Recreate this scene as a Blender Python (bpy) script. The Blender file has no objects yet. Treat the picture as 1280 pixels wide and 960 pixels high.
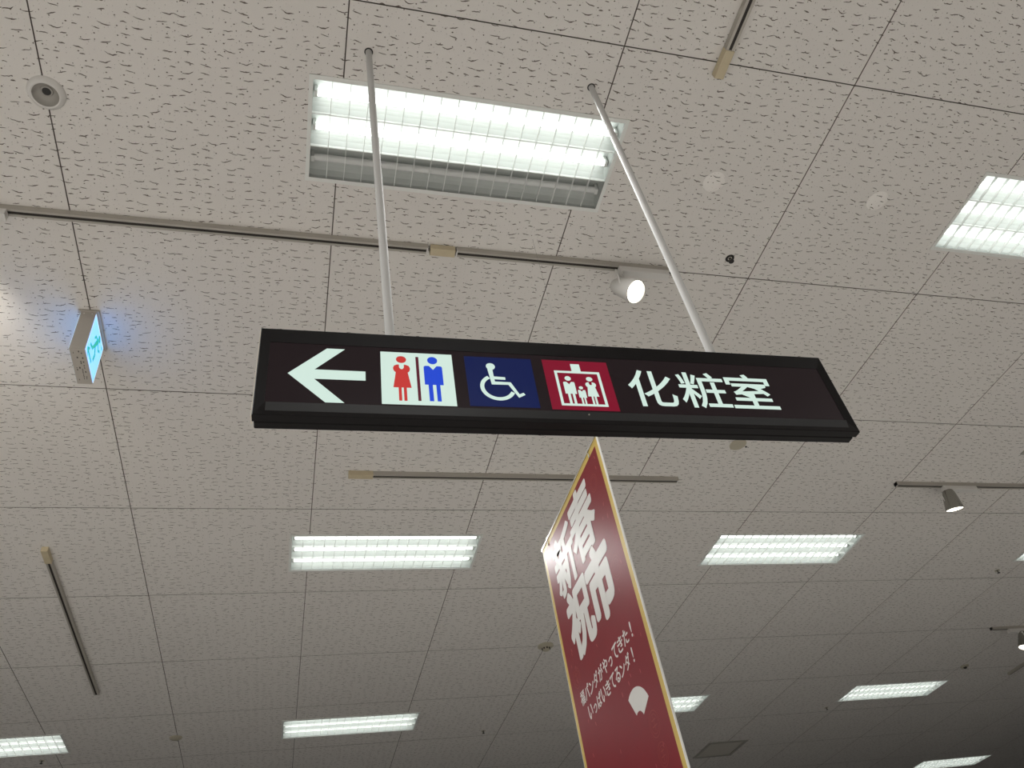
import bpy, bmesh, math, random
from mathutils import Vector, Matrix, Euler
PI = math.pi
random.seed(7)
sc = bpy.context.scene
C = sc.collection

# ------------------------------------------------------------------ camera, world, exposure
cam_d = bpy.data.cameras.new('camera'); cam = bpy.data.objects.new('camera', cam_d); C.objects.link(cam)
CAM = Vector((0.90548, -1.07179, 1.50027))
RX = Vector((0.96477187, -0.22004792, -0.14420179))
UP = Vector((-0.0473713, -0.68445077, 0.72751845))
FW = Vector((0.25878795, 0.69505831, 0.67076281))
m = Matrix((( RX.x, UP.x, -FW.x, CAM.x), (RX.y, UP.y, -FW.y, CAM.y), (RX.z, UP.z, -FW.z, CAM.z), (0, 0, 0, 1)))
cam.matrix_world = m
cam_d.sensor_fit = 'HORIZONTAL'; cam_d.sensor_width = 36.0
cam_d.lens = 980.978 / 1280 * 36
cam_d.clip_start = 0.02; cam_d.clip_end = 200
sc.camera = cam
sc.view_settings.view_transform = 'Standard'; sc.view_settings.look = 'None'
sc.view_settings.gamma = 1.0; sc.view_settings.exposure = 0.0
w = bpy.data.worlds.new('world'); sc.world = w; w.use_nodes = True
w.node_tree.nodes['Background'].inputs['Color'].default_value = (0.5, 0.5, 0.5, 1)
w.node_tree.nodes['Background'].inputs['Strength'].default_value = 0.05
CEIL = 4.3
FIX_W = 30.0         # watts of each fluorescent fitting in view (downward throw)
NEAR_W = 25.0        # the same fittings behind and beside the camera
LIGHT_COL = (0.985, 0.99, 0.975)
TUBE_E = 3.3

# ------------------------------------------------------------------ materials
def mat(name, col, rough=0.5, metal=0.0, spec=0.5, emit=None, estr=1.0, noise=0.0, nscale=30.0, coat=0.0, trans=0.0, bump=0.0):
    m = bpy.data.materials.new(name); m.use_nodes = True
    nt = m.node_tree; b = nt.nodes['Principled BSDF']
    b.inputs['Base Color'].default_value = (*col, 1)
    b.inputs['Roughness'].default_value = rough
    b.inputs['Metallic'].default_value = metal
    b.inputs['Specular IOR Level'].default_value = spec
    b.inputs['Coat Weight'].default_value = coat
    b.inputs['Coat Roughness'].default_value = 0.12
    b.inputs['Transmission Weight'].default_value = trans
    if emit:
        b.inputs['Emission Color'].default_value = (*emit, 1)
        b.inputs['Emission Strength'].default_value = estr
    if noise or bump:
        g = nt.nodes.new('ShaderNodeNewGeometry'); n = nt.nodes.new('ShaderNodeTexNoise')
        n.inputs['Scale'].default_value = nscale; n.inputs['Detail'].default_value = 4
        nt.links.new(g.outputs['Position'], n.inputs['Vector'])
        mx = nt.nodes.new('ShaderNodeMix'); mx.data_type = 'RGBA'
        mx.inputs['A'].default_value = (*[c * (1 - noise) for c in col], 1)
        mx.inputs['B'].default_value = (*[min(1, c * (1 + noise)) for c in col], 1)
        nt.links.new(n.outputs['Fac'], mx.inputs['Factor'])
        nt.links.new(mx.outputs['Result'], b.inputs['Base Color'])
        if bump:
            bp = nt.nodes.new('ShaderNodeBump'); bp.inputs['Strength'].default_value = bump; bp.inputs['Distance'].default_value = 0.002
            nt.links.new(n.outputs['Fac'], bp.inputs['Height']); nt.links.new(bp.outputs['Normal'], b.inputs['Normal'])
    return m

def ceiling_material(name, base=(0.80, 0.772, 0.735)):
    """rock-wool board: short worm-like fissures along X and pin holes"""
    m = bpy.data.materials.new(name); m.use_nodes = True
    nt = m.node_tree; N = nt.nodes; L = nt.links; b = N['Principled BSDF']
    b.inputs['Roughness'].default_value = 0.95; b.inputs['Specular IOR Level'].default_value = 0.15
    geo = N.new('ShaderNodeNewGeometry')
    def math_(op, a, c=None, clamp=False):
        n = N.new('ShaderNodeMath'); n.operation = op; n.use_clamp = clamp
        for i, v in enumerate((a, c)):
            if v is None: continue
            if isinstance(v, (int, float)): n.inputs[i].default_value = v
            else: L.new(v, n.inputs[i])
        return n.outputs[0]
    def holes(sx, sy, off, hl, hw, keep, wob):
        mp = N.new('ShaderNodeVectorMath'); mp.operation = 'MULTIPLY_ADD'
        mp.inputs[1].default_value = (sx, sy, 0); mp.inputs[2].default_value = (off, off * 1.7, 0)
        L.new(geo.outputs['Position'], mp.inputs[0])
        v = N.new('ShaderNodeTexVoronoi'); v.voronoi_dimensions = '2D'; v.inputs['Scale'].default_value = 1
        v.inputs['Randomness'].default_value = 0.74
        L.new(mp.outputs[0], v.inputs['Vector'])
        d = N.new('ShaderNodeVectorMath'); d.operation = 'SUBTRACT'
        L.new(mp.outputs[0], d.inputs[0]); L.new(v.outputs['Position'], d.inputs[1])
        sd = N.new('ShaderNodeSeparateXYZ'); L.new(d.outputs[0], sd.inputs[0])
        sc_ = N.new('ShaderNodeSeparateColor'); L.new(v.outputs['Color'], sc_.inputs[0])
        dx = math_('DIVIDE', sd.outputs[0], sx); dy = math_('DIVIDE', sd.outputs[1], sy)   # metres
        if wob:
            n = N.new('ShaderNodeTexNoise'); n.inputs['Scale'].default_value = 62; n.inputs['Detail'].default_value = 1.0
            L.new(geo.outputs['Position'], n.inputs['Vector'])
            dy = math_('ADD', dy, math_('MULTIPLY', math_('SUBTRACT', n.outputs['Fac'], 0.5), wob))
            slope = math_('MULTIPLY', math_('SUBTRACT', sc_.outputs[2], 0.5), 0.5)
            dy = math_('ADD', dy, math_('MULTIPLY', dx, slope))
            dy = math_('ADD', dy, math_('MULTIPLY', math_('MULTIPLY', dx, dx), math_('MULTIPLY', math_('SUBTRACT', sc_.outputs[1], 0.55), 34.0)))
        hlv = math_('MULTIPLY', math_('ADD', math_('MULTIPLY', sc_.outputs[1], 0.75), 0.45), hl)
        a = math_('DIVIDE', dx, hlv); c = math_('DIVIDE', dy, hw)
        r = math_('ADD', math_('MULTIPLY', a, a), math_('MULTIPLY', c, c))
        inside = math_('MULTIPLY', math_('SUBTRACT', 1.25, r), 2.5, True)
        kp = math_('LESS_THAN', sc_.outputs[0], keep)
        return math_('MULTIPLY', inside, kp)
    h1 = holes(15.5, 30.0, 3.1, 0.0165, 0.0017, 0.88, 0.0095)
    h2 = holes(26.0, 30.0, 7.7, 0.0026, 0.0022, 0.75, 0.0)
    h3 = holes(55.0, 55.0, 1.3, 0.0012, 0.0011, 0.5, 0.0)
    h = math_('MAXIMUM', math_('MAXIMUM', h1, h2), math_('MULTIPLY', h3, 0.6))
    n2 = N.new('ShaderNodeTexNoise'); n2.inputs['Scale'].default_value = 2.2; n2.inputs['Detail'].default_value = 3
    L.new(geo.outputs['Position'], n2.inputs['Vector'])
    n3 = N.new('ShaderNodeTexNoise'); n3.inputs['Scale'].default_value = 260; n3.inputs['Detail'].default_value = 2
    L.new(geo.outputs['Position'], n3.inputs['Vector'])
    mx = N.new('ShaderNodeMix'); mx.data_type = 'RGBA'
    mx.inputs['A'].default_value = (base[0] * .93, base[1] * .92, base[2] * .92, 1); mx.inputs['B'].default_value = (base[0] * 1.06, base[1] * 1.06, base[2] * 1.06, 1)
    L.new(math_('ADD', math_('MULTIPLY', n2.outputs['Fac'], 0.45), math_('MULTIPLY', n3.outputs['Fac'], 0.55)), mx.inputs['Factor'])
    mh = N.new('ShaderNodeMix'); mh.data_type = 'RGBA'; mh.inputs['B'].default_value = (0.17, 0.14, 0.12, 1)
    L.new(h, mh.inputs['Factor']); L.new(mx.outputs['Result'], mh.inputs['A'])
    L.new(mh.outputs['Result'], b.inputs['Base Color'])
    bp = N.new('ShaderNodeBump'); bp.inputs['Strength'].default_value = 0.6; bp.inputs['Distance'].default_value = 0.003
    L.new(math_('SUBTRACT', 1.0, h), bp.inputs['Height']); L.new(bp.outputs['Normal'], b.inputs['Normal'])
    return m

M = dict(
    ceil=ceiling_material('rock_wool_board'),
    patch=ceiling_material('rock_wool_plug', (0.94, 0.91, 0.87)),
    joint=mat('panel_joint', (0.17, 0.14, 0.12), 0.9),
    deck=mat('concrete_deck', (0.35, 0.34, 0.33), 0.9, noise=.15),
    wall=mat('painted_wall', (0.42, 0.40, 0.38), 0.8, noise=.04, nscale=3),
    white=mat('white_enamel', (0.82, 0.83, 0.80), 0.35),
    refl=mat('reflector_enamel', (0.58, 0.61, 0.59), 0.4),
    blade=mat('louvre_enamel', (0.85, 0.87, 0.85), 0.4),
    tube=mat('lit_tube', (0.9, 0.9, 0.9), 0.4, emit=(0.96, 1.0, 0.96), estr=TUBE_E),
    tube_off=mat('unlit_tube', (0.72, 0.73, 0.72), 0.25),
    socket=mat('socket_plastic', (0.75, 0.76, 0.74), 0.5),
    dark=mat('dark_plastic', (0.02, 0.018, 0.016), 0.5),
    rail=mat('rail_aluminium', (0.50, 0.47, 0.42), 0.42, metal=.25),
    slot=mat('rail_slot', (0.025, 0.02, 0.016), 0.6),
    cream=mat('cream_plastic', (0.62, 0.53, 0.36), 0.5, noise=.08),
    beige=mat('aged_beige_plastic', (0.50, 0.46, 0.36), 0.55),
    offwhite=mat('offwhite_plastic', (0.75, 0.73, 0.70), 0.45),
    lens=mat('lit_lens', (0.9, 0.88, 0.8), 0.3, emit=(1.0, 0.95, 0.80), estr=4.0),
    head=mat('spotlight_body', (0.62, 0.60, 0.57), 0.35),
    chrome=mat('smoked_chrome', (0.35, 0.34, 0.31), 0.22, metal=.85),
    rod=mat('rod_lacquer', (0.58, 0.575, 0.56), 0.7, spec=.2),
    black=mat('black_sign_frame', (0.006, 0.005, 0.0055), 0.38, spec=.16, noise=.2, nscale=200),
    trim=mat('dark_grey_trim', (0.020, 0.020, 0.021), 0.30, spec=.45),
    panel=mat('black_sign_panel', (0.007, 0.005, 0.0055), 0.25, spec=.12, emit=(0.010, 0.006, 0.007), estr=1),
    glow_w=mat('backlit_white', (0.08, 0.09, 0.085), 0.3, spec=.15, emit=(0.6, 0.76, 0.68), estr=1),
    glow_r=mat('backlit_red', (0.06, 0.01, 0.01), 0.3, spec=.15, emit=(0.52, 0.035, 0.03), estr=1),
    glow_b=mat('backlit_blue', (0.01, 0.01, 0.05), 0.3, spec=.15, emit=(0.01, 0.06, 0.6), estr=1),
    glow_m=mat('backlit_maroon', (0.02, 0.005, 0.008), 0.3, spec=.15, emit=(0.085, 0.008, 0.02), estr=1),
    navy=mat('backlit_navy', (0.004, 0.007, 0.02), 0.3, spec=.15, emit=(0.001, 0.006, 0.060), estr=1),
    crimson=mat('backlit_crimson', (0.03, 0.003, 0.006), 0.3, spec=.15, emit=(0.19, 0.004, 0.020), estr=1),
    endtrim=mat('pale_end_trim', (0.85, 0.78, 0.68), 0.4),
    exit_face=mat('exit_face', (0.12, 0.15, 0.2), 0.3, emit=(0.095, 0.25, 0.72), estr=3.0),
    exit_edge=mat('exit_face_edge', (0.3, 0.3, 0.3), 0.3, emit=(0.6, 0.8, 0.9), estr=1.0),
    exit_green=mat('exit_green', (0.02, 0.35, 0.25), 0.3, emit=(0.01, 0.42, 0.30), estr=.9),
    exit_box=mat('exit_box', (0.52, 0.48, 0.43), 0.5),
    print_=mat('grey_print', (0.12, 0.11, 0.10), 0.6),
    bred=mat('banner_red', (0.165, 0.006, 0.012), 0.34, spec=.22, coat=.0, noise=.08, nscale=8),
    bgold=mat('banner_gold', (0.50, 0.36, 0.09), 0.36, spec=.3, noise=.06, nscale=5),
    bwhite=mat('banner_white', (0.56, 0.545, 0.52), 0.36, spec=.3),
    bpink=mat('banner_petal', (0.28, 0.04, 0.045), 0.36, spec=.3),
    bseal=mat('banner_seal', (0.21, 0.022, 0.016), 0.36, spec=.3),
    bmaroon=mat('banner_maroon', (0.05, 0.008, 0.018), 0.3, coat=.4),
    bedge=mat('banner_board', (0.74, 0.73, 0.68), 0.5),
    silver=mat('silver_rail', (0.72, 0.72, 0.70), 0.25, metal=.8),
    nylon=mat('clear_nylon', (0.8, 0.8, 0.8), 0.2, trans=.9, spec=.2),
    vent=mat('vent_metal', (0.42, 0.40, 0.36), 0.6),
    ventin=mat('vent_dark', (0.12, 0.115, 0.10), 0.8),
    lensglass=mat('grey_dome', (0.36, 0.34, 0.31), 0.25),
)
def floor_material():
    m = bpy.data.materials.new('store_floor'); m.use_nodes = True
    nt = m.node_tree; b = nt.nodes['Principled BSDF']; b.inputs['Roughness'].default_value = .45
    g = nt.nodes.new('ShaderNodeNewGeometry'); n = nt.nodes.new('ShaderNodeTexNoise'); n.inputs['Scale'].default_value = 1.5
    nt.links.new(g.outputs['Position'], n.inputs['Vector'])
    r = nt.nodes.new('ShaderNodeMix'); r.data_type = 'RGBA'
    r.inputs['A'].default_value = (.62, .595, .56, 1); r.inputs['B'].default_value = (.68, .65, .61, 1)
    nt.links.new(n.outputs['Fac'], r.inputs['Factor']); nt.links.new(r.outputs['Result'], b.inputs['Base Color'])
    return m
M['floor'] = floor_material()
M['dim_floor'] = mat('dim_shop_floor', (0.10, 0.096, 0.092), 0.95, noise=.3, nscale=60)

# ------------------------------------------------------------------ helpers
def link(name, me, mats=(), parent=None, loc=(0, 0, 0), rot=(0, 0, 0)):
    o = bpy.data.objects.new(name, me); C.objects.link(o)
    if me is not None and mats:
        for k in (mats if isinstance(mats, (list, tuple)) else [mats]):
            me.materials.append(k)
    o.location = loc; o.rotation_euler = rot
    if parent is not None: o.parent = parent
    return o
def mesh(name, bm, smooth=False):
    bmesh.ops.recalc_face_normals(bm, faces=bm.faces[:])
    me = bpy.data.meshes.new(name); bm.to_mesh(me); bm.free()
    if smooth:
        for p in me.polygons: p.use_smooth = True
        me.set_sharp_from_angle(angle=math.radians(35))
    return me
def tag(o, label, cat, group=None, kind=None):
    if label: o['label'] = label
    if cat: o['category'] = cat
    if group: o['group'] = group
    if kind: o['kind'] = kind
    return o
def thing(name, label, cat, loc, rot=(0, 0, 0), group=None):
    return tag(link(name, None, loc=loc, rot=rot), label, cat, group)
def box(bm, a, b, mi=0):
    x0, y0, z0 = a; x1, y1, z1 = b
    v = [bm.verts.new(p) for p in ((x0, y0, z0), (x1, y0, z0), (x1, y1, z0), (x0, y1, z0), (x0, y0, z1), (x1, y0, z1), (x1, y1, z1), (x0, y1, z1))]
    for f in ((0, 3, 2, 1), (4, 5, 6, 7), (0, 1, 5, 4), (1, 2, 6, 5), (2, 3, 7, 6), (3, 0, 4, 7)):
        bm.faces.new([v[i] for i in f]).material_index = mi
def boxm(a, b, name='box', bev=0.0):
    bm = bmesh.new(); box(bm, a, b)
    if bev: bmesh.ops.bevel(bm, geom=bm.edges[:], offset=bev, segments=2, affect='EDGES', profile=.6)
    return mesh(name, bm)
def tube(bm, p0, p1, r0, r1=None, n=16, cap=True, mi=0):
    p0 = Vector(p0); p1 = Vector(p1); r1 = r0 if r1 is None else r1
    d = (p1 - p0).normalized(); a = d.orthogonal().normalized(); c = d.cross(a)
    R = [[bm.verts.new(p + (a * math.cos(2 * PI * i / n) + c * math.sin(2 * PI * i / n)) * r) for i in range(n)] for p, r in ((p0, r0), (p1, r1))]
    for i in range(n):
        j = (i + 1) % n; bm.faces.new((R[0][i], R[0][j], R[1][j], R[1][i])).material_index = mi
    if cap:
        bm.faces.new(R[0][::-1]).material_index = mi; bm.faces.new(R[1]).material_index = mi
def lathe(bm, prof, n=32, mi=0, off=(0, 0)):
    """prof: (r, z) list, about Z"""
    rings = []
    for r, z in prof:
        if r < 1e-6: rings.append([bm.verts.new((off[0], off[1], z))])
        else: rings.append([bm.verts.new((off[0] + r * math.cos(2 * PI * i / n), off[1] + r * math.sin(2 * PI * i / n), z)) for i in range(n)])
    for A, B in zip(rings, rings[1:]):
        for i in range(n):
            j = (i + 1) % n
            if len(A) == 1 and len(B) == 1: continue
            if len(A) == 1: bm.faces.new((A[0], B[i], B[j])).material_index = mi
            elif len(B) == 1: bm.faces.new((A[i], A[j], B[0])).material_index = mi
            else: bm.faces.new((A[i], A[j], B[j], B[i])).material_index = mi
def lathem(prof, n=32, off=(0, 0)):
    bm = bmesh.new(); lathe(bm, prof, n, off=off); return mesh('lathe', bm, True)
def ngon(c, r, n=24, ry=None, a0=0, a1=2 * PI):
    ry = r if ry is None else ry
    return [(c[0] + r * math.cos(a0 + (a1 - a0) * i / n), c[1] + ry * math.sin(a0 + (a1 - a0) * i / n)) for i in range(n)]
def plates(polys, t=0.0006, name='plate'):
    """polygons in (u, v): flat pieces of thickness t rising towards +w; returned in u, v, w = x, z, -y (front towards -y)"""
    bm = bmesh.new()
    for P in polys:
        area = sum(P[i][0] * P[(i + 1) % len(P)][1] - P[(i + 1) % len(P)][0] * P[i][1] for i in range(len(P)))
        if area < 0: P = P[::-1]
        f = [bm.verts.new((u, -t, v)) for u, v in P]; g = [bm.verts.new((u, 0, v)) for u, v in P]
        bm.faces.new(f); n = len(P)
        for i in range(n):
            j = (i + 1) % n; bm.faces.new((f[j], f[i], g[i], g[j]))
    me = bpy.data.meshes.new(name)
    bm.normal_update(); bm.to_mesh(me); bm.free(); return me
def stroke(pts, w, closed=False):
    """polyline of width w -> quads in (u, v)"""
    out = []; n = len(pts)
    for i in range(n - 1 if not closed else n):
        a = Vector(pts[i]); b = Vector(pts[(i + 1) % n]); d = (b - a)
        if d.length < 1e-9: continue
        d.normalize(); q = Vector((-d.y, d.x)) * w / 2
        e = d * w * .12
        out.append([tuple(a - q - e), tuple(b - q + e), tuple(b + q + e), tuple(a + q - e)])
    return out
def glyph(ch, u0, v0, u1, v1, bold=0.0, t=0.0006, shear=0.0, fit=True):
    """a character of the built-in font as a thin plate filling the box (front towards -y)"""
    cu = bpy.data.curves.new('glyph', 'FONT'); cu.body = ch; cu.size = 1; cu.offset = bold; cu.extrude = 0.01; cu.resolution_u = 4
    o = bpy.data.objects.new('glyph_tmp', cu); C.objects.link(o)
    dg = bpy.context.evaluated_depsgraph_get(); dg.update()
    me = bpy.data.meshes.new_from_object(o.evaluated_get(dg))
    bpy.data.objects.remove(o); bpy.data.curves.remove(cu)
    xs = [v.co.x for v in me.vertices]; ys = [v.co.y for v in me.vertices]
    x0, x1, y0, y1 = min(xs), max(xs), min(ys), max(ys)
    sx = (u1 - u0) / (x1 - x0); sy = (v1 - v0) / (y1 - y0)
    for v in me.vertices:
        x = u0 + (v.co.x - x0) * sx; y = v0 + (v.co.y - y0) * sy
        v.co = (x + shear * (y - v0), -t * (1 if v.co.z > 0 else 0), y)
    me.materials.clear()
    return me
def join_meshes(mes, name):
    bm = bmesh.new()
    for q in mes: bm.from_mesh(q)
    me = bpy.data.meshes.new(name); bm.to_mesh(me); bm.free(); return me
def orient(d):
    """rotation taking local -Z to direction d"""
    return Vector(d).to_track_quat('-Z', 'Y').to_euler()

# ------------------------------------------------------------------ setting: floor, walls, ceiling
X0, X1, Y0, Y1 = -12.0, 21.0, -10.0, 20.0
me = boxm((X0, Y0, -0.1), (X1, Y1, 0)); tag(link('floor', me, M['dim_floor']), 'unseen shop floor, toned dark to dim the far ceiling', None, kind='structure')  # out of view; dark tone set so little light bounces to the far ceiling
me = boxm((-5.0, -6.0, 0.0), (14.5, 3.6, 0.004)); tag(link('floor_bounce', me, M['floor']), 'unseen pale floor area added to bounce light onto the near ceiling', None, kind='structure')  # pale area added out of view, sized to brighten the ceiling by bounce
for nm, a, b in (('wall_left', (X0 - .1, Y0, 0), (X0, Y1, CEIL + .5)), ('wall_right', (X1, Y0, 0), (X1 + .1, Y1, CEIL + .5)),
                 ('wall_back', (X0, Y0 - .1, 0), (X1, Y0, CEIL + .5)), ('wall_front', (X0, Y1, 0), (X1, Y1 + .1, CEIL + .5))):
    tag(link(nm, boxm(a, b), M['wall']), None, None, kind='structure')
ceiling = tag(link('ceiling', boxm((X0, Y0, CEIL + .45), (X1, Y1, CEIL + .5)), M['deck']), 'white fissured acoustic board ceiling in a square grid', None, kind='structure')

FIT = [(1.5, .5), (4.5, .5), (1.5, 3.5), (4.5, 3.5), (7.5, 3.5), (-1.5, 6.5), (1.5, 6.5), (4.5, 6.5), (7.5, 6.5), (10.5, 9.5)]
HX, HY = 0.612, 0.212            # half hole for a fitting
VENTS = [(6.015, 8.02), (6.015, 2.02)]; VH = 0.245
def project(p):
    d = Vector(p) - CAM; z = d.dot(FW)
    if z < .05: return None
    return 640 + 980.98 * d.dot(RX) / z, 480 - 980.98 * d.dot(UP) / z
def panel_mesh(holes):
    """one 1 m square board from (0,0) to (1,1), face at z=0 pointing down, recessed edge, rectangular holes cut"""
    G = 0.0022
    bm = bmesh.new()
    xs = sorted({G, 1 - G, *[min(max(v, G), 1 - G) for h in holes for v in (h[0], h[2])]})
    ys = sorted({G, 1 - G, *[min(max(v, G), 1 - G) for h in holes for v in (h[1], h[3])]})
    vd = {}
    def V(x, y, z):
        k = (round(x, 5), round(y, 5), round(z, 5))
        if k not in vd: vd[k] = bm.verts.new((x, y, z))
        return vd[k]
    def inh(cx, cy): return any(h[0] < cx < h[2] and h[1] < cy < h[3] for h in holes)
    for i in range(len(xs) - 1):
        for j in range(len(ys) - 1):
            a, b, c, d = xs[i], xs[i + 1], ys[j], ys[j + 1]
            if inh((a + b) / 2, (c + d) / 2): continue
            bm.faces.new((V(a, c, 0), V(a, d, 0), V(b, d, 0), V(b, c, 0)))
    bm.edges.ensure_lookup_table()
    for e in [e for e in bm.edges if len(e.link_faces) == 1]:
        p, q = e.verts[0].co.copy(), e.verts[1].co.copy()
        edge = (abs(p.x - q.x) < 1e-6 and (abs(p.x - G) < 1e-6 or abs(p.x - 1 + G) < 1e-6)) or (abs(p.y - q.y) < 1e-6 and (abs(p.y - G) < 1e-6 or abs(p.y - 1 + G) < 1e-6))
        z1 = 0.009 if edge else 0.016
        f = bm.faces.new((e.verts[0], e.verts[1], V(q.x, q.y, z1), V(p.x, p.y, z1))); f.material_index = 1 if edge else 0
        if edge:   # rebated tongue closing the joint
            ox = -G if abs(p.x - G) < 1e-6 and abs(q.x - G) < 1e-6 else (G if abs(p.x - 1 + G) < 1e-6 and abs(q.x - 1 + G) < 1e-6 else 0)
            oy = -G if abs(p.y - G) < 1e-6 and abs(q.y - G) < 1e-6 else (G if abs(p.y - 1 + G) < 1e-6 and abs(q.y - 1 + G) < 1e-6 else 0)
            f = bm.faces.new((V(p.x, p.y, z1), V(q.x, q.y, z1), V(q.x + ox, q.y + oy, z1), V(p.x + ox, p.y + oy, z1))); f.material_index = 1
    for x in (0, 1 - G):
        for y in (0, 1 - G):
            f = bm.faces.new([bm.verts.new(p) for p in ((x, y, .009), (x + G, y, .009), (x + G, y + G, .009), (x, y + G, .009))]); f.material_index = 1
    me = bpy.data.meshes.new('panel'); bm.normal_update(); bm.to_mesh(me); bm.free()
    me.materials.append(M['ceil']); me.materials.append(M['joint'])
    return me
pcache = {}
def cell_holes(i, j):
    out = []
    for (cx, cy, hx, hy) in [(x, y, HX, HY) for x, y in FIT] + [(x, y, VH, VH) for x, y in VENTS]:
        a = (round(cx - hx - i, 4), round(cy - hy - j, 4), round(cx + hx - i, 4), round(cy + hy - j, 4))
        if a[2] > .004 and a[0] < .996 and a[3] > .004 and a[1] < .996: out.append(a)
    return tuple(out)
cells = []
for i in range(int(X0), int(X1)):
    for j in range(int(Y0), int(Y1)):
        q = [project((i + a, j + b, CEIL)) for a in (0, .5, 1) for b in (0, .5, 1)]
        vis = any(p and -60 < p[0] < 1340 and -60 < p[1] < 1020 for p in q)
        cells.append((not vis, math.hypot(i + .5 - CAM.x, j + .5 - CAM.y), i, j))
cells.sort()
rest = bmesh.new()
for k, (hid, _, i, j) in enumerate(cells):
    h = cell_holes(i, j)
    if h not in pcache: pcache[h] = panel_mesh(h)
    if not hid and k < 290:
        link('ceiling_panel', pcache[h], parent=ceiling, loc=(i, j, CEIL))
    else:
        n0 = len(rest.verts); rest.from_mesh(pcache[h]); rest.verts.ensure_lookup_table()
        bmesh.ops.translate(rest, verts=rest.verts[n0:], vec=(i, j, CEIL))
me = bpy.data.meshes.new('far_panels'); rest.to_mesh(me); rest.free()
o = link('ceiling_boards', me, [M['ceil'], M['joint']], parent=ceiling); o['kind'] = 'stuff'

# ------------------------------------------------------------------ fluorescent fittings
def frame_ring(ox, oy, ix, iy, z0, z1):
    bm = bmesh.new()
    for a, b in (((-ox, -oy, z0), (ox, -iy, z1)), ((-ox, iy, z0), (ox, oy, z1)), ((-ox, -iy, z0), (-ix, iy, z1)), ((ix, -iy, z0), (ox, iy, z1))):
        box(bm, a, b)
    return mesh('ring', bm)
IX, IY = 0.605, 0.203
BAYS = [-0.1353, 0.0, 0.1353]
def housing_mesh():
    prof = []
    for c in BAYS:
        for k in range(13):
            t = -1 + 2 * k / 12
            prof.append((c + t * 0.0665, 0.016 + 0.062 * math.sqrt(max(0, 1 - t * t * .97)) - .0107))
    bm = bmesh.new()
    L = [bm.verts.new((-IX, y, z)) for y, z in prof]; R = [bm.verts.new((IX, y, z)) for y, z in prof]
    for a in range(len(prof) - 1): bm.faces.new((L[a], L[a + 1], R[a + 1], R[a]))
    for s in (-1, 1):                                         # end plates and long sides
        bm.faces.new([bm.verts.new(p) for p in ((s * IX, -IY, 0), (s * IX, IY, 0), (s * IX, IY, .085), (s * IX, -IY, .085))])
        bm.faces.new([bm.verts.new(p) for p in ((-IX, s * IY, 0), (IX, s * IY, 0), (IX, s * IY, .085), (-IX, s * IY, .085))])
    bm.faces.new([bm.verts.new(p) for p in ((-IX, -IY, .085), (IX, -IY, .085), (IX, IY, .085), (-IX, IY, .085))])
    me = bpy.data.meshes.new('housing'); bm.to_mesh(me); bm.free()
    return me
def tube_mesh(r=.0145, L=.588):
    bm = bmesh.new(); tube(bm, (-L, 0, 0), (L, 0, 0), r, n=14); return mesh('lamp_tube', bm, True)
fr_me = frame_ring(0.620, 0.220, IX, IY, -0.004, 0.004); fr_me.materials.append(M['white'])
ho_me = housing_mesh(); ho_me.materials.append(M['refl'])
tu_me = tube_mesh(); tu_me.materials.append(M['tube'])
tuo_me = tube_mesh(); tuo_me.materials.append(M['tube_off'])
bm = bmesh.new()
box(bm, (-.006, -.012, -.016), (.006, .012, .030)); sk_me = mesh('socket', bm); sk_me.materials.append(M['socket'])
bl_me = boxm((-.0009, -IY, 0), (.0009, IY, .013)); bl_me.materials.append(M['blade'])
rl_me = boxm((-IX, -.0016, 0), (IX, .0016, .015)); rl_me.materials.append(M['blade'])
NB = 17
def fitting(cx, cy, label, off=()):
    t = thing('ceiling_light', label, 'ceiling light', (cx, cy, CEIL), group='recessed fluorescent ceiling lights')
    link('frame', fr_me, parent=t); link('reflector', ho_me, parent=t)
    for k, b in enumerate(BAYS):
        lit = k not in off
        tb = link('lamp_tube', tu_me if lit else tuo_me, parent=t, loc=(0, b, .038))
        if not lit: tb['label'] = 'unlit grey tube'
        for s in (-1, 1): link('socket', sk_me, parent=tb, loc=(s * .594, 0, 0))
    for k in range(NB): link('louvre_blade', bl_me, parent=t, loc=(-IX + 2 * IX * (k + 1) / (NB + 1), 0, .001))
    for y in (-.0677, .0677): link('louvre_rail', rl_me, parent=t, loc=(0, y, .001))
    for dx in (-.3, .3):
        l = bpy.data.lights.new('tube_throw', 'SPOT'); l.energy = FIX_W * 4 / 2 ; l.color = LIGHT_COL; l.spot_size = math.radians(165); l.spot_blend = 1.0; l.shadow_soft_size = 0.0
        lo = link('tube_throw', l, parent=t, loc=(dx, 0, -.008))
    return t
LAB = {
    (1.5, .5): 'large louvred ceiling light directly above the hanging sign, one of its three tubes unlit',
    (4.5, .5): 'louvred ceiling light cut by the right frame edge, level with the big upper light',
    (1.5, 3.5): 'louvred ceiling light with three lit tubes just below the left half of the black sign',
    (4.5, 3.5): 'wide parallelogram-shaped lit ceiling light right of the red banner, below the sign end',
    (1.5, 6.5): 'slim lit ceiling light low in the photo, left of the banner bottom',
    (-1.5, 6.5): 'lit ceiling light cut by the bottom left edge of the photo',
    (4.5, 6.5): 'small lit ceiling light half hidden behind the lower right edge of the banner',
    (7.5, 6.5): 'small slanted lit ceiling light near the bottom right, between banner and right edge',
    (10.5, 9.5): 'farthest lit ceiling light, touching the bottom edge at the lower right',
    (7.5, 3.5): 'ceiling light showing only its left corner at the right edge, below the track spotlight'}
for x, y in FIT: fitting(x, y, LAB[(x, y)], off=(2,) if (x, y) == (1.5, .5) else ())
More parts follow.
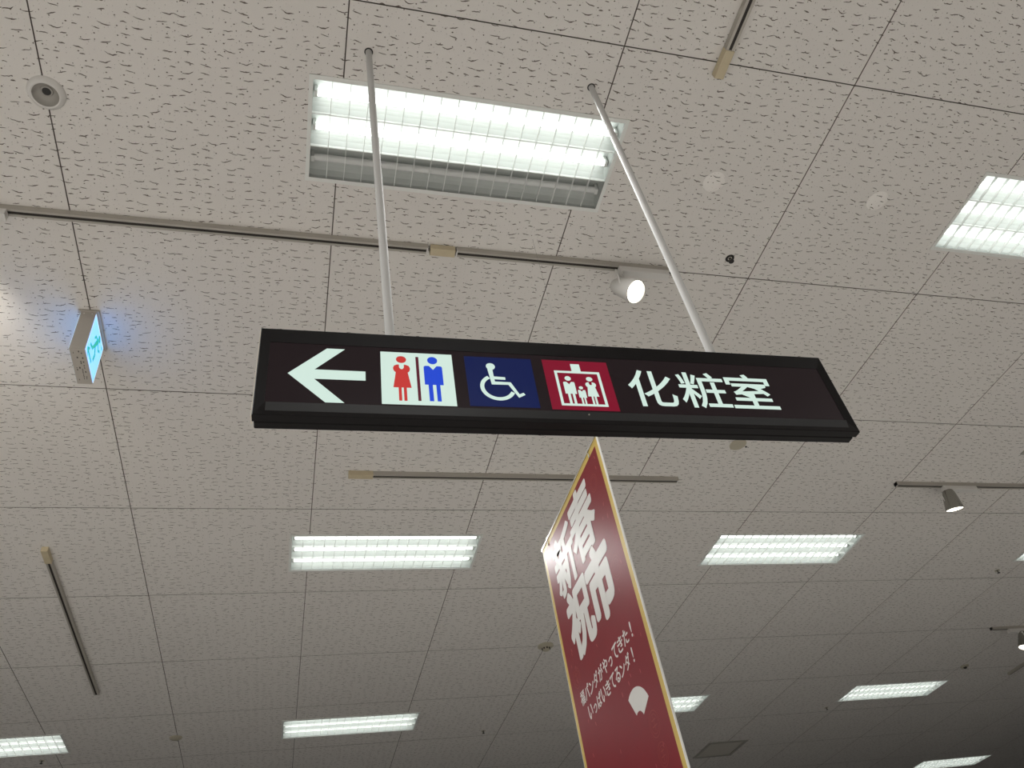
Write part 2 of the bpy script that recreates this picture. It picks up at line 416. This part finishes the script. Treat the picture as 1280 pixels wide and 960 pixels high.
for x in (-10.5, -7.5, -4.5, -1.5, 1.5, 4.5, 7.5, 10.5, 13.5):
    for y in (-8.5, -5.5, -2.5, .5, 3.5, 6.5):
        if (x, y) in FIT: continue
        l = bpy.data.lights.new('fluorescent', 'AREA'); l.shape = 'RECTANGLE'; l.size = 1.2; l.size_y = .4; l.energy = NEAR_W * (1.45 if x < 0 else .6 if x < 3 else .30); l.color = LIGHT_COL
        link('fluorescent', l, loc=(x, y, CEIL - .003))

# ------------------------------------------------------------------ lighting tracks
def track(length, cap0=None, joiner=None, segs=None):
    """rail along +X from 0; side walls, top web and dark slot"""
    return None
def rail_mesh(x0, x1):
    bm = bmesh.new(); w = .017; h = .028
    for s in (-1, 1): box(bm, (x0, min(s * w, s * .0065), -h), (x1, max(s * w, s * .0065), -0.0005), 0)
    box(bm, (x0, -.0065, -.0255), (x1, .0065, -.0006), 1)
    for x in (x0, x1 - .006):
        box(bm, (x, -.0168, -h - .0012), (x + .006, .0168, -.0007), 2)
    me = mesh('rail', bm); me.materials.append(M['rail']); me.materials.append(M['slot']); me.materials.append(M['offwhite']); return me
def make_track(label, loc, rot, segs, caps=(), boxes=()):
    t = thing('lighting_track', label, 'lighting track', loc, (0, 0, rot), 'surface-mounted lighting tracks')
    for a, b in segs: link('rail', rail_mesh(a, b), parent=t)
    for a, b in caps:
        o = link('feed_cap', boxm((a, -.019, -.033), (b, .019, -.0005), bev=.002), M['cream'], parent=t); o['label'] = 'yellowed cream plastic feed box'
    for x, y in boxes:
        bm = bmesh.new(); box(bm, (x, -.02, -.03), (x + .018, .02, -.001)); link('end_cap', mesh('c', bm), M['offwhite'], parent=t)
    return t
make_track('long grey lighting track crossing the upper left, with a cream joint box in the middle', (-2.2, .992, CEIL), 0, [(0, 3.61), (3.735, 4.80)], [(3.62, 3.73)])
make_track('lighting track just below the black sign, passing behind the banner top, cream left end', (1.19, 2.628, CEIL), 0, [(.135, 2.08)], [(0, .14)])
make_track('lighting track at the right edge carrying the grey spotlight seen side-on', (4.95, 2.635, CEIL), 0, [(0, 2.4)])
make_track('short lighting track at the top edge running away to a cream end box', (2.40, .050, CEIL), -PI / 2, [(.105, 2.1)], [(0, .11)])
make_track('thin lighting track slanting down at the lower left with a cream upper end', (-.505, 3.40, CEIL), PI / 2, [(.13, 2.08)], [(0, .14)])
make_track('distant lighting track at the lower right edge holding the brightly lit spotlight', (7.66, 4.99, CEIL), 0, [(0, 1.8)])
make_track('distant dark lighting track fragment at the right edge beneath the farthest spotlight', (8.86, 6.18, CEIL), -PI / 2, [(0, .9)])

# ------------------------------------------------------------------ track spotlights
def spotlight(label, x, y, ax, head_off, aim, bodymat, power, r=.052, L=.15, flip=1, arm=.075):
    t = thing('track_spotlight', label, 'spotlight', (x, y, CEIL - .028), group='track spotlights')
    a, b = ax
    link('adapter', boxm((a, -.019, -.036), (b, .019, -.0008), bev=.004), M['offwhite'], parent=t)
    hx, hy, hz = head_off
    aim = Vector(aim).normalized()
    bm = bmesh.new(); tube(bm, (hx, hy, -.034), (hx, hy, -.050), .016, .014, 14)
    link('swivel', mesh('s', bm, True), M['offwhite'], parent=t)
    c = Vector((hx, hy, hz))                                     # pivot of the head
    side = aim.cross(Vector((0, 0, 1))).normalized()
    bm = bmesh.new()                                             # yoke: two flat arms and a bridge
    for s in (-1, 1):
        p = c + side * s * (r * .80)
        tube(bm, (hx + side.x * s * r * .8, hy + side.y * s * r * .8, -.050), p, .0045, n=8)
    tube(bm, Vector((hx, hy, -.050)) - side * r * .83, Vector((hx, hy, -.050)) + side * r * .83, .0055, n=8)
    link('yoke', mesh('y', bm, True), M['offwhite'], parent=t)
    rot = orient(aim)
    prof = [(0, L * .55), (r * .30, L * .55), (r * .55, L * .50), (r * .70, L * .36), (r * .82, L * .1), (r * .96, -L * .28), (r, -L * .36), (r, -L * .45), (r * .93, -L * .45), (r * .90, -L * .40)]
    hd = link('lamp_head', lathem(prof, 28), bodymat, parent=t, loc=c, rot=rot)
    link('lens', lathem([(0, -L * .445), (r * .6, -L * .437), (r * .925, -L * .415)], 28), M['lens'], parent=hd)
    l = bpy.data.lights.new('lamp_beam', 'SPOT'); l.energy = power; l.color = (1, .93, .80); l.spot_size = math.radians(100); l.spot_blend = .8; l.shadow_soft_size = .03
    link('lamp_beam', l, parent=hd, loc=(0, 0, -L * .46))
    return t
spotlight('lit white spotlight facing the viewer, above the right half of the black sign', 2.30, .992, (0, .25), (.005, 0, -.145), (.344, -.458, -.82), M['head'], 18, r=.056)
spotlight('grey spotlight seen side-on with only its rim glowing, on the right-hand track', 5.33, 2.635, (0, .29), (.035, .02, -.105), (.036, .245, -.969), M['chrome'], 18, r=.060, L=.15)
spotlight('distant lit spotlight cut by the right edge, on the lower right track', 7.85, 4.99, (0, .25), (.125, .0, -.12), (-.367, .108, -.924), M['chrome'], 18, r=.062, L=.17)
spotlight('spotlight at the left edge of which only the white adapter shows', -.46, .992, (0, .25), (-.06, 0, -.11), (-.15, .93, .10), M['head'], 38)

# ------------------------------------------------------------------ small ceiling devices
t = thing('motion_sensor', 'round ceiling sensor with a grey dome and black eye, top left corner', 'sensor', (.003, .487, CEIL))
link('base_ring', lathem([(0, 0), (.062, 0), (.061, -.006), (.052, -.018), (.047, -.020), (.043, -.018)], 40), M['offwhite'], parent=t)
link('dome', lathem([(.043, -.018), (.034, -.006), (.024, -.002), (0, -.002)], 40), M['lensglass'], parent=t)
link('eye_ring', lathem([(.021, -.002), (.019, -.008), (.0145, -.009), (.0135, -.004)], 28, off=(.003, -.009)), M['lensglass'], parent=t)
link('eye', lathem([(.0140, -.003), (.0138, -.0075), (0, -.0075)], 28, off=(.003, -.009)), M['dark'], parent=t)
for x, y, lab in ((2.594, .505, 'round pale plug patched into the ceiling board right of the spotlight rod'),
                  (3.428, .495, 'round pale plug patched into the ceiling board nearest the right-hand light')):
    tag(link('ceiling_plug', lathem([(0, -.0012), (.049, -.0012), (.051, .0)], 36), M['patch'], loc=(x, y, CEIL)), lab, 'ceiling plug', 'round plugs in the ceiling')
t = thing('blank_cover', 'flat beige round cover plate just under the right end of the black sign', 'cover plate', (3.543, 2.270, CEIL))
link('disc', lathem([(0, -.006), (.050, -.006), (.054, -.003), (.054, 0)], 36), M['beige'], parent=t)
link('screw', lathem([(0, -.004), (.006, -.004), (.006, 0)], 12, off=(.066, .020)), M['dark'], parent=t)
t = thing('smoke_detector', 'beige smoke detector left of the red banner, with dark sensing slots', 'smoke detector', (3.0, 4.99, CEIL))
link('base', lathem([(0, 0), (.068, 0), (.068, -.008), (.055, -.016), (.040, -.020), (0, -.020)], 32), M['beige'], parent=t)
link('sensor_head', lathem([(.034, -.018), (.030, -.040), (.018, -.046), (0, -.047)], 24), M['beige'], parent=t)
bm = bmesh.new()
for k in range(8):
    a = k * PI / 4; tube(bm, (.033 * math.cos(a), .033 * math.sin(a), -.024), (.031 * math.cos(a), .031 * math.sin(a), -.036), .006, n=6)
link('sensing_slots', mesh('s', bm), M['dark'], parent=t)
t = thing('ceiling_speaker_cap', 'small thin beige round cap on the ceiling joint near the bottom left', 'cover plate', (-.015, 6.52, CEIL))
link('disc', lathem([(0, -.016), (.040, -.014), (.052, -.006), (.054, 0)], 28), M['beige'], parent=t)
t = thing('ceiling_sensor', 'faint dark-rimmed beige sensor on the ceiling near the right edge, below the farthest track', 'sensor', (8.05, 5.92, CEIL))
link('base', lathem([(0, -.012), (.038, -.012), (.048, -.004), (.048, 0)], 24), M['beige'], parent=t)
link('eye', lathem([(0, -.028), (.014, -.026), (.020, -.012), (.020, -.010)], 20), M['dark'], parent=t)
def sprinkler(x, y, lab, big=False):
    t = thing('sprinkler', lab, 'sprinkler', (x, y, CEIL), group='fire sprinklers')
    link('escutcheon', lathem([(.010, -.001), (.020, -.004), (.022, 0)], 24), M['dark' if big else 'beige'], parent=t)
    link('nozzle', lathem([(0, -.016), (.005, -.016), (.007, -.006), (.007, 0)], 14), M['chrome'], parent=t)
    bm = bmesh.new()
    for s in (-1, 1): tube(bm, (s * .007, 0, -.004), (s * .004, 0, -.024), .0015, n=6)
    link('frame_arms', mesh('a', bm), M['chrome'], parent=t)
    link('deflector', lathem([(0, -.026), (.013, -.025), (.013, -.023), (0, -.023)], 16), M['dark'], parent=t)
sprinkler(2.850, .893, 'small dark sprinkler ring right of the sign rod, above the right end of the sign', True)
sprinkler(2.835, 6.87, 'tiny dark sprinkler at the bottom, left of the banner')
sprinkler(6.85, 6.88, 'tiny dark sprinkler below the slanted light at the lower right')
sprinkler(6.84, 3.87, 'tiny dark sprinkler near the right edge, beneath the track spotlight')
sprinkler(-1.13, 6.86, 'tiny dark sprinkler under the light at the bottom left corner')
def vent(x, y, lab):
    t = thing('air_vent', lab, 'air vent', (x, y, CEIL), group='square air vents')
    link('frame', frame_ring(.262, .262, .225, .225, -.006, .003), M['vent'], parent=t)
    link('duct', boxm((-.24, -.24, .07), (.24, .24, .08)), M['ventin'], parent=t)
    bm = bmesh.new()
    for v in [(.025), ]:
        pass
    q = [(-.0015, -.002), (.0015, -.002)]
    bm.free()
    bm = bmesh.new()
    v = [bm.verts.new(p) for p in ((-.225, -.012, .020), (.225, -.012, .020), (.225, .004, -.002), (-.225, .004, -.002), (-.225, -.010, .022), (.225, -.010, .022), (.225, .006, 0), (-.225, .006, 0))]
    for f in ((0, 1, 2, 3), (7, 6, 5, 4), (0, 4, 5, 1), (3, 2, 6, 7), (0, 3, 7, 4), (1, 5, 6, 2)): bm.faces.new([v[i] for i in f])
    sm = mesh('slat', bm); sm.materials.append(M['vent'])
    for k in range(14): link('slat', sm, parent=t, loc=(0, -.205 + k * .0315, 0))
vent(*VENTS[0], 'square dark grey air vent at the bottom, right of the banner')
vent(*VENTS[1], 'dark square air vent of which one corner enters at the right edge')

# ------------------------------------------------------------------ illuminated exit sign
t = thing('exit_sign', 'small illuminated exit sign box on the ceiling at the left, glowing pale blue', 'exit sign', (-.004, 1.497, CEIL))
link('mount_plate', boxm((-.040, -.006, -.010), (.042, .232, -.0005), bev=.001), M['exit_box'], parent=t)
bm = bmesh.new(); box(bm, (-.030, 0, -.240), (.030, .215, -.010)); link('box', mesh('b', bm), M['exit_box'], parent=t)
for s in (-1, 1):
    f = link('lit_face', boxm((min(s * .030, s * .0312), .004, -.234), (max(s * .030, s * .0312), .211, -.020)), M['exit_face'], parent=t)
    f['label'] = 'pale blue glowing face'
    ring = bmesh.new()
    xa, xb = sorted((s * .0312, s * .0318))
    for a, b in (((xa, .002, -.236), (xb, .213, -.231)), ((xa, .002, -.024), (xb, .213, -.018)), ((xa, .002, -.231), (xb, .007, -.024)), ((xa, .208, -.231), (xb, .213, -.024))): box(ring, a, b)
    link('face_edge', mesh('r', ring), M['exit_edge'], parent=t)
    # running figure, arrow and doorway as green strokes, in (y, z)
    st = []
    st += [ngon((.125, -.055), .013, 16)]
    st += stroke([(.118, -.072), (.100, -.112)], .018) + stroke([(.118, -.078), (.142, -.094), (.158, -.082)], .009)
    st += stroke([(.114, -.076), (.090, -.080), (.080, -.098)], .009) + stroke([(.101, -.110), (.124, -.134), (.120, -.164)], .012)
    st += stroke([(.099, -.112), (.086, -.142), (.060, -.150)], .012)
    st += stroke([(.045, -.185), (.110, -.185)], .009) + stroke([(.066, -.167), (.045, -.185), (.066, -.203)], .009)
    st += stroke([(.165, -.050), (.190, -.050), (.190, -.205), (.165, -.205)], .007)
    st = [[((a - .108) * 1.35 + .108, (b + .120) * 1.25 - .126) for a, b in P] for P in st]
    st = [[(min(max(a, .012), .203), min(max(b, -.228), -.028)) for a, b in P] for P in st]
    me = plates(st, .0008)
    g = link('pictogram', me, M['exit_green'], parent=t, loc=(s * .0313, 0 if s > 0 else .215, 0), rot=(0, 0, s * PI / 2))
    g['label'] = 'green running figure with arrow'
bm = bmesh.new()                                                 # small print on the underside
rr = random.Random(3)
for row, x in enumerate((-.018, -.008, .002, .012)):
    y = .012
    while y < .195:
        l = rr.uniform(.003, .011)
        if rr.random() < .42: box(bm, (x, y, -.2408), (x + rr.uniform(.002, .006), y + l, -.24))
        y += l + rr.uniform(.002, .006) + (.018 if rr.random() < .12 else 0)
o = link('small_print', mesh('p', bm), M['print_'], parent=t); o['label'] = 'tiny grey lettering underneath'
bm = bmesh.new()
for x in (-.016, .016): tube(bm, (x, -.001, -.022), (x, .001, -.022), .003, n=10)
link('screws', mesh('sc', bm), M['offwhite'], parent=t)

# ------------------------------------------------------------------ the hanging sign
SW, SH = 1.3888, .2509
sign = thing('hanging_sign', 'black backlit toilet direction sign hanging from two white rods in mid-photo', 'sign', (1.5082, .143, 2.6887), (.00405, .00908, -.02201))
hw, hh = SW / 2, SH / 2
def ring_uv(outer, inner, y0, y1, yi):
    """bezel between rectangles outer and inner (u0,v0,u1,v1): front slopes from y0 at the outer edge to yi at the inner edge, back at y1"""
    bm = bmesh.new()
    def R(r, y): return [bm.verts.new(p) for p in ((r[0], y, r[1]), (r[2], y, r[1]), (r[2], y, r[3]), (r[0], y, r[3]))]
    A = R(outer, y0 + .0015); A2 = R((outer[0] + .0015, outer[1] + .0015, outer[2] - .0015, outer[3] - .0015), y0)
    B = R(inner, yi); D = R(inner, y1); E_ = R(outer, y1)
    for P, Q in ((E_, A), (A, A2), (A2, B), (B, D), (D, E_)):
        for i in range(4):
            j = (i + 1) % 4; bm.faces.new((P[i], P[j], Q[j], Q[i]))
    return mesh('bezel', bm)
INN = (-hw + .0215, -.0895, hw - .0215, .0865)
link('frame', ring_uv((-hw, -hh, hw, hh), INN, 0, .021, .0035), M['black'], parent=sign)
link('face_panel', boxm((INN[0] - .002, .0045, INN[1] - .002), (INN[2] + .002, .012, INN[3] + .002)), M['panel'], parent=sign)
link('groove', boxm((-hw + .007, .0125, -hh + .007), (hw - .007, .027, hh - .007)), M['dark'], parent=sign)
bm = bmesh.new(); box(bm, (-hw + .003, .026, -hh + .002), (hw - .003, .047, hh - .002)); bmesh.ops.bevel(bm, geom=bm.edges[:], offset=.002, segments=1, affect='EDGES')
link('back_case', mesh('bc', bm), M['black'], parent=sign)
link('end_trim', boxm((-hw - .0022, .004, -hh + .001), (-hw + .0002, .030, hh - .001)), M['endtrim'], parent=sign)['label'] = 'thin pale strip along the left end'
YP = .0045
def on_panel(name, polys, m, parent, lvl=0, t=.0005, label=None):
    par_is_root = parent is sign
    o = link(name, plates(polys, t), M[m], parent=parent, loc=(0, YP - .0001 if par_is_root else -lvl, 0))
    if label: o['label'] = label
    return o
on_panel('arrow', [[(-.632, -.0045), (-.5535, .0745), (-.515, .0745), (-.578, .0095), (-.578, -.0178), (-.515, -.0835), (-.5535, -.0835)], [(-.5785, .0094), (-.471, .0091), (-.471, -.0177), (-.5785, -.0178)]], 'glow_w', sign, label='white arrow pointing left')
def rect(u0, v0, u1, v1): return [(u0, v0), (u1, v0), (u1, v1), (u0, v1)]
# toilets
w_ = on_panel('toilet_pictogram', [rect(-.438, -.0825, -.2783, .0732)], 'glow_w', sign, label='white square with red woman and blue man')
def smooth_arc(c, rx, ry, a0, a1, n=8): return [(c[0] + rx * math.cos(math.radians(a0 + (a1 - a0) * i / n)), c[1] + ry * math.sin(math.radians(a0 + (a1 - a0) * i / n))) for i in range(n + 1)]
def woman(cx, top, h, wd):
    """head, dress with puffed sleeves, legs; h = full height, wd = shoulder width"""
    s = h / .133; q = wd / .0385
    X = lambda x: cx + x * q; Y = lambda y: top - y * s
    head = [(X(.0112 * math.cos(a)), Y(.0105 + .0105 * math.sin(a))) for a in [2 * PI * i / 24 for i in range(24)]]
    left = [(X(-.0055), Y(.0262)), (X(-.010), Y(.0268)), (X(-.0160), Y(.0300)), (X(-.0185), Y(.0365)), (X(-.0182), Y(.0420)), (X(-.0160), Y(.0470)), (X(-.0130), Y(.0500)), (X(-.0195), Y(.0950))]
    dress = left + [(X(-x), y) for x, y in []] + [(2 * cx - a, b) for a, b in left[::-1]] + [(X(.0052), Y(.0350)), (X(.003), Y(.0395)), (X(0), Y(.0405)), (X(-.003), Y(.0395)), (X(-.0052), Y(.0350))]
    legs = [rect(X(-.0085), Y(.133), X(-.0020), Y(.0945)), rect(X(.0025), Y(.133), X(.0090), Y(.0945))]
    return [head, dress] + legs
def man(cx, top, h, wd):
    s = h / .134; q = wd / .0412
    X = lambda x: cx + x * q; Y = lambda y: top - y * s
    head = [(X(.0113 * math.cos(a)), Y(.0112 + .0112 * math.sin(a))) for a in [2 * PI * i / 24 for i in range(24)]]
    half = [(X(-.0085), Y(.0285)), (X(-.0165), Y(.0285)), (X(-.0195), Y(.0300)), (X(-.0206), Y(.0335)), (X(-.0206), Y(.0855))]
    body = half + [(2 * cx - a, b) for a, b in half[::-1]] + [(X(0), Y(.0405))]
    legs = [rect(X(-.0128), Y(.1335), X(-.0035), Y(.0853)), rect(X(.0040), Y(.1335), X(.0128), Y(.0853))]
    return [head, body] + legs
def put(name, polys, m, parent, k, label=None):
    o = link(name, plates(polys, .0005), M[m], parent=parent, loc=(0, -.0005 * k, 0))
    if label: o['label'] = label
    return o
put('woman_figure', woman(-.3930, .061, .133, .0385), 'glow_r', w_, 1, 'red figure in a dress')
put('divider_bar', [rect(-.3608, -.071, -.3543, .0607)], 'glow_m', w_, 1, 'dark red bar')
put('man_figure', man(-.3235, .0628, .134, .0412), 'glow_b', w_, 1, 'blue figure in a jacket')
# wheelchair
b_ = on_panel('wheelchair_pictogram', [rect(-.2497, -.0798, -.0928, .0710)], 'navy', sign, label='dark blue square with white wheelchair user')
arc = smooth_arc((-.1815, -.0225), .0355, .0345, 122, 335, 26)
body = [(-.2000, .040), (-.1880, .0345), (-.1872, .0105), (-.1613, .0091), (-.1613, .0015), (-.1868, .0018), (-.1862, -.0055), (-.1503, -.0059), (-.1346, -.0415), (-.1251, -.0365), (-.1212, -.0425), (-.1372, -.0517), (-.1564, -.0136), (-.1945, -.0142)]
put('wheelchair_figure', stroke(arc, .0092) + [body[:3] + body[2:3][:0] + [(-.1868, .0018), (-.1862, -.0055), (-.1945, -.0142)], [(-.1875, .0104), (-.1613, .0091), (-.1613, .0015), (-.1875, .0019)], [(-.1900, -.0052), (-.1503, -.0059), (-.1564, -.0136), (-.1945, -.0142)],
    [(-.1503, -.0059), (-.1346, -.0415), (-.1372, -.0517), (-.1564, -.0136)], [(-.1346, -.0415), (-.1251, -.0365), (-.1212, -.0425), (-.1372, -.0517)], ngon((-.1912, .0415), .0105, 24, .0103)], 'glow_w', b_, 1, 'white wheelchair user')
# lift
r_ = on_panel('lift_pictogram', [rect(-.0655, -.0820, .0940, .0720)], 'crimson', sign, label='crimson square with white lift car and family')
F0, F1 = (-.0415, -.0698, .0690, .0380), (-.0352, -.0636, .0625, .0316)
put('lift_car', [rect(F0[0], F1[3], F0[2], F0[3]), rect(F0[0], F0[1], F0[2], F1[1]), rect(F0[0], F1[1], F1[0], F1[3]), rect(F1[2], F1[1], F0[2], F1[3]), rect(.0020, .0375, .0240, .0614)], 'glow_w', r_, 1, 'white lift car outline')
put('man_figure', man(-.0124, .0212, .0855, .0270), 'glow_w', r_, 1, 'white man')
put('child_figure', man(.0140, -.0095, .0545, .0180), 'glow_w', r_, 1, 'white child')
put('woman_figure', woman(.0398, .0212, .0850, .0265), 'glow_w', r_, 1, 'white woman')
# lettering
for ch, (u0, v0, u1, v1) in zip('化粧室', ((.1335, -.0632, .2495, .0520), (.2610, -.0628, .3855, .0522), (.3895, -.0595, .5110, .0530))):
    me = glyph(ch, u0, v0, u1, v1, bold=.007)
    o = link('character', me, M['glow_w'], parent=sign, loc=(0, YP - .0001, 0)); o['label'] = 'white lettering ' + ch
bm = bmesh.new()                                                 # lower cover strip, its face tipped towards the floor
q = [(-.0026, -.0925), (.0032, -hh + .0022), (.0060, -hh + .0022), (.0060, -.0925)]
A = [bm.verts.new((-hw + .0245, y, z)) for y, z in q]; B = [bm.verts.new((hw - .0245, y, z)) for y, z in q]
bm.faces.new(A); bm.faces.new(B[::-1])
for i in range(4): bm.faces.new((A[i], B[i], B[(i + 1) % 4], A[(i + 1) % 4]))
link('lower_trim', mesh('lt', bm), M['trim'], parent=sign)
bm = bmesh.new(); tube(bm, (.014, -.0030, -.100), (.014, .002, -.100), .0018, n=10)
link('screw', mesh('sc', bm), M['rail'], parent=sign)
# rods
# rods, given from their ceiling ends to the sign top
inv = (Matrix.Translation(sign.location) @ sign.rotation_euler.to_matrix().to_4x4()).inverted()
for top, bot in (((1.0797, .170, CEIL + .001), (1.0965, .167, 2.812)), ((1.9222, .1727, CEIL + .001), (1.919, .165, 2.812))):
    bm = bmesh.new(); tube(bm, inv @ Vector(bot), inv @ Vector(top), .0112, n=20)
    link('rod', mesh('rod', bm, True), M['rod'], parent=sign)
    bm = bmesh.new(); c = inv @ (Vector(top) - Vector((0, 0, .0018))); tube(bm, c, inv @ (Vector(top) - Vector((0, 0, .0005))), .0155, n=24)
    link('rod_hole_ring', mesh('rr', bm, True), M['dark'], parent=sign)

# ------------------------------------------------------------------ the red banner, a hanging board facing -x
BX, BYL, BYR, BZ, BH = 1.864, 1.534, .812, 3.100, 1.75
banner = thing('hanging_banner', 'tall red sale banner board with gold border hanging below the black sign', 'banner', (BX, BYL, BZ), (0, 0, -PI / 2))
# local axes: +x = towards viewer's right (world -y), -y = towards the viewer side (world -x), z up
BW = BYL - BYR
link('board', boxm((0, .0, -BH), (BW, .0055, 0)), M['bedge'], parent=banner)
bo = .004; bi = .026
link('border', plates([rect(bo, -BH + bo, BW - bo, -bi), ], .0004), M['bgold'], parent=banner) if False else None
g = link('gold_border', plates([rect(bo, -bi, BW - bo, -bo), rect(bo, -BH + bo, BW - bo, -BH + bi), rect(bo, -BH + bi, bi, -bi), rect(BW - bi, -BH + bi, BW - bo, -bi)], .0005), M['bgold'], parent=banner)
fld = link('red_field', plates([rect(bi, -BH + bi, BW - bi, -bi)], .0005), M['bred'], parent=banner)
rail_ = bmesh.new(); box(rail_, (-.002, -.003, -.004), (BW + .002, .009, .003)); link('top_rail', mesh('tr', rail_), M['silver'], parent=banner)
def bglyph(ch, u0, v0, u1, v1, bold, heavy=0):
    """heavy > 0 thickens the strokes by laying shifted copies of the same plate side by side"""
    g0 = glyph(ch, u0 + heavy, v0 + heavy, u1 - heavy, v1 - heavy, bold=bold, t=.0006)
    if not heavy: return g0
    bm = bmesh.new()
    for k in range(12):
        a = 2 * PI * k / 12; n0 = len(bm.verts); bm.from_mesh(g0); bm.verts.ensure_lookup_table()
        bmesh.ops.translate(bm, verts=bm.verts[n0:], vec=(heavy * math.cos(a), -3e-5 * (k + 1), heavy * math.sin(a)))
    bm.from_mesh(g0); me = bpy.data.meshes.new('heavy'); bm.to_mesh(me); bm.free(); return me
for ch, bx_, hv in (('新', (.098, -.290, .330, -.055), .0060), ('春', (.318, -.285, .572, -.030), .0058), ('祝', (.125, -.535, .372, -.285), .0085), ('市', (.360, -.535, .592, -.275), .0115)):
    o = link('character', bglyph(ch, *bx_, .008, hv), M['bwhite'], parent=banner, loc=(0, -.0005, 0)); o['label'] = 'bold white lettering ' + ch
def text_line(s, u0, u1, v, h):
    n = len(s); p = (u1 - u0) / n
    for k, ch in enumerate(s):
        fw, fh, fy = .86, 1.0, 0
        if ch in 'っ': fw, fh = .62, .62
        if ch in '!': fw = .18
        if ch in 'ン': fh = .85
        a = u0 + p * k + p * (1 - fw) / 2
        vv = v + h * fy
        o = link('small_character', bglyph(ch, a, vv, a + p * fw, vv + h * fh, .012), M['bwhite'], parent=banner, loc=(0, -.0005, 0)); o['label'] = 'small white lettering ' + ch
for s, a in (('福パンダがやってきた!', (.090, .632, -.660, .046)), ('いっぱいきてるンダ!', (.138, .600, -.722, .044))):
    text_line(s, *a)
fan = []
fc = (.520, -.875)
outer = smooth_arc(fc, .098, .098, 25, 120, 14); inner = smooth_arc(fc, .034, .034, 120, 25, 10)
o = link('fan_print', plates([outer + inner], .0006), M['bwhite'], parent=banner, loc=(0, -.0005, 0)); o['label'] = 'white folding fan print'
rr = random.Random(11); pet = []
for k in range(64):
    u = rr.uniform(.05, BW - .05); v = rr.uniform(-1.2, -.05); a = rr.uniform(-.5, .5); l = rr.uniform(.006, .010)
    pet.append([(u + l * math.cos(t) * .35 * math.cos(a) - l * math.sin(t) * math.sin(a), v + l * math.cos(t) * .35 * math.sin(a) + l * math.sin(t) * math.cos(a)) for t in [2 * PI * i / 8 for i in range(8)]])
o = link('petal_print', plates(pet, .0001), M['bpink'], parent=banner, loc=(0, -.0005, 0)); o['kind'] = 'stuff'; o['label'] = 'scattered pink petals'
def seal(u, v, r, k):
    st = stroke(ngon((u, v), r, 28), .0022, True) + stroke(ngon((u, v), r * .72, 24), .0018, True)
    if k: st += stroke([(u - r * .4, v + r * .3), (u + r * .4, v + r * .3)], .003) + stroke([(u, v + r * .55), (u, v - r * .5)], .003) + stroke([(u - r * .45, v - r * .15), (u + r * .45, v - r * .15)], .003)
    o = link('seal_print', plates(st, .0001), M['bseal'], parent=banner, loc=(0, -.0005, 0)); o['label'] = 'faint round outline stamp'
seal(.615, -.120, .030, 0); seal(.618, -.440, .036, 0); seal(.600, -.905, .034, 1); seal(.605, -.985, .030, 1); seal(.095, -.56, .034, 1); seal(.10, -.93, .034, 0)
hk = bmesh.new()
for u in (.085, BW - .085):
    tube(hk, (u, -.003, -.012), (u, -.003, -.030), .0022, n=8); box(hk, (u - .006, -.0045, -.004), (u + .006, .012, .008))
link('hooks', mesh('hk', hk), M['silver'], parent=banner)
for u in (.085, BW - .085):
    s_ = bmesh.new(); tube(s_, (u, .004, .004), (u, .004, CEIL - BZ - .001), .0004, n=6); link('hanging_thread', mesh('st', s_), M['nylon'], parent=banner)
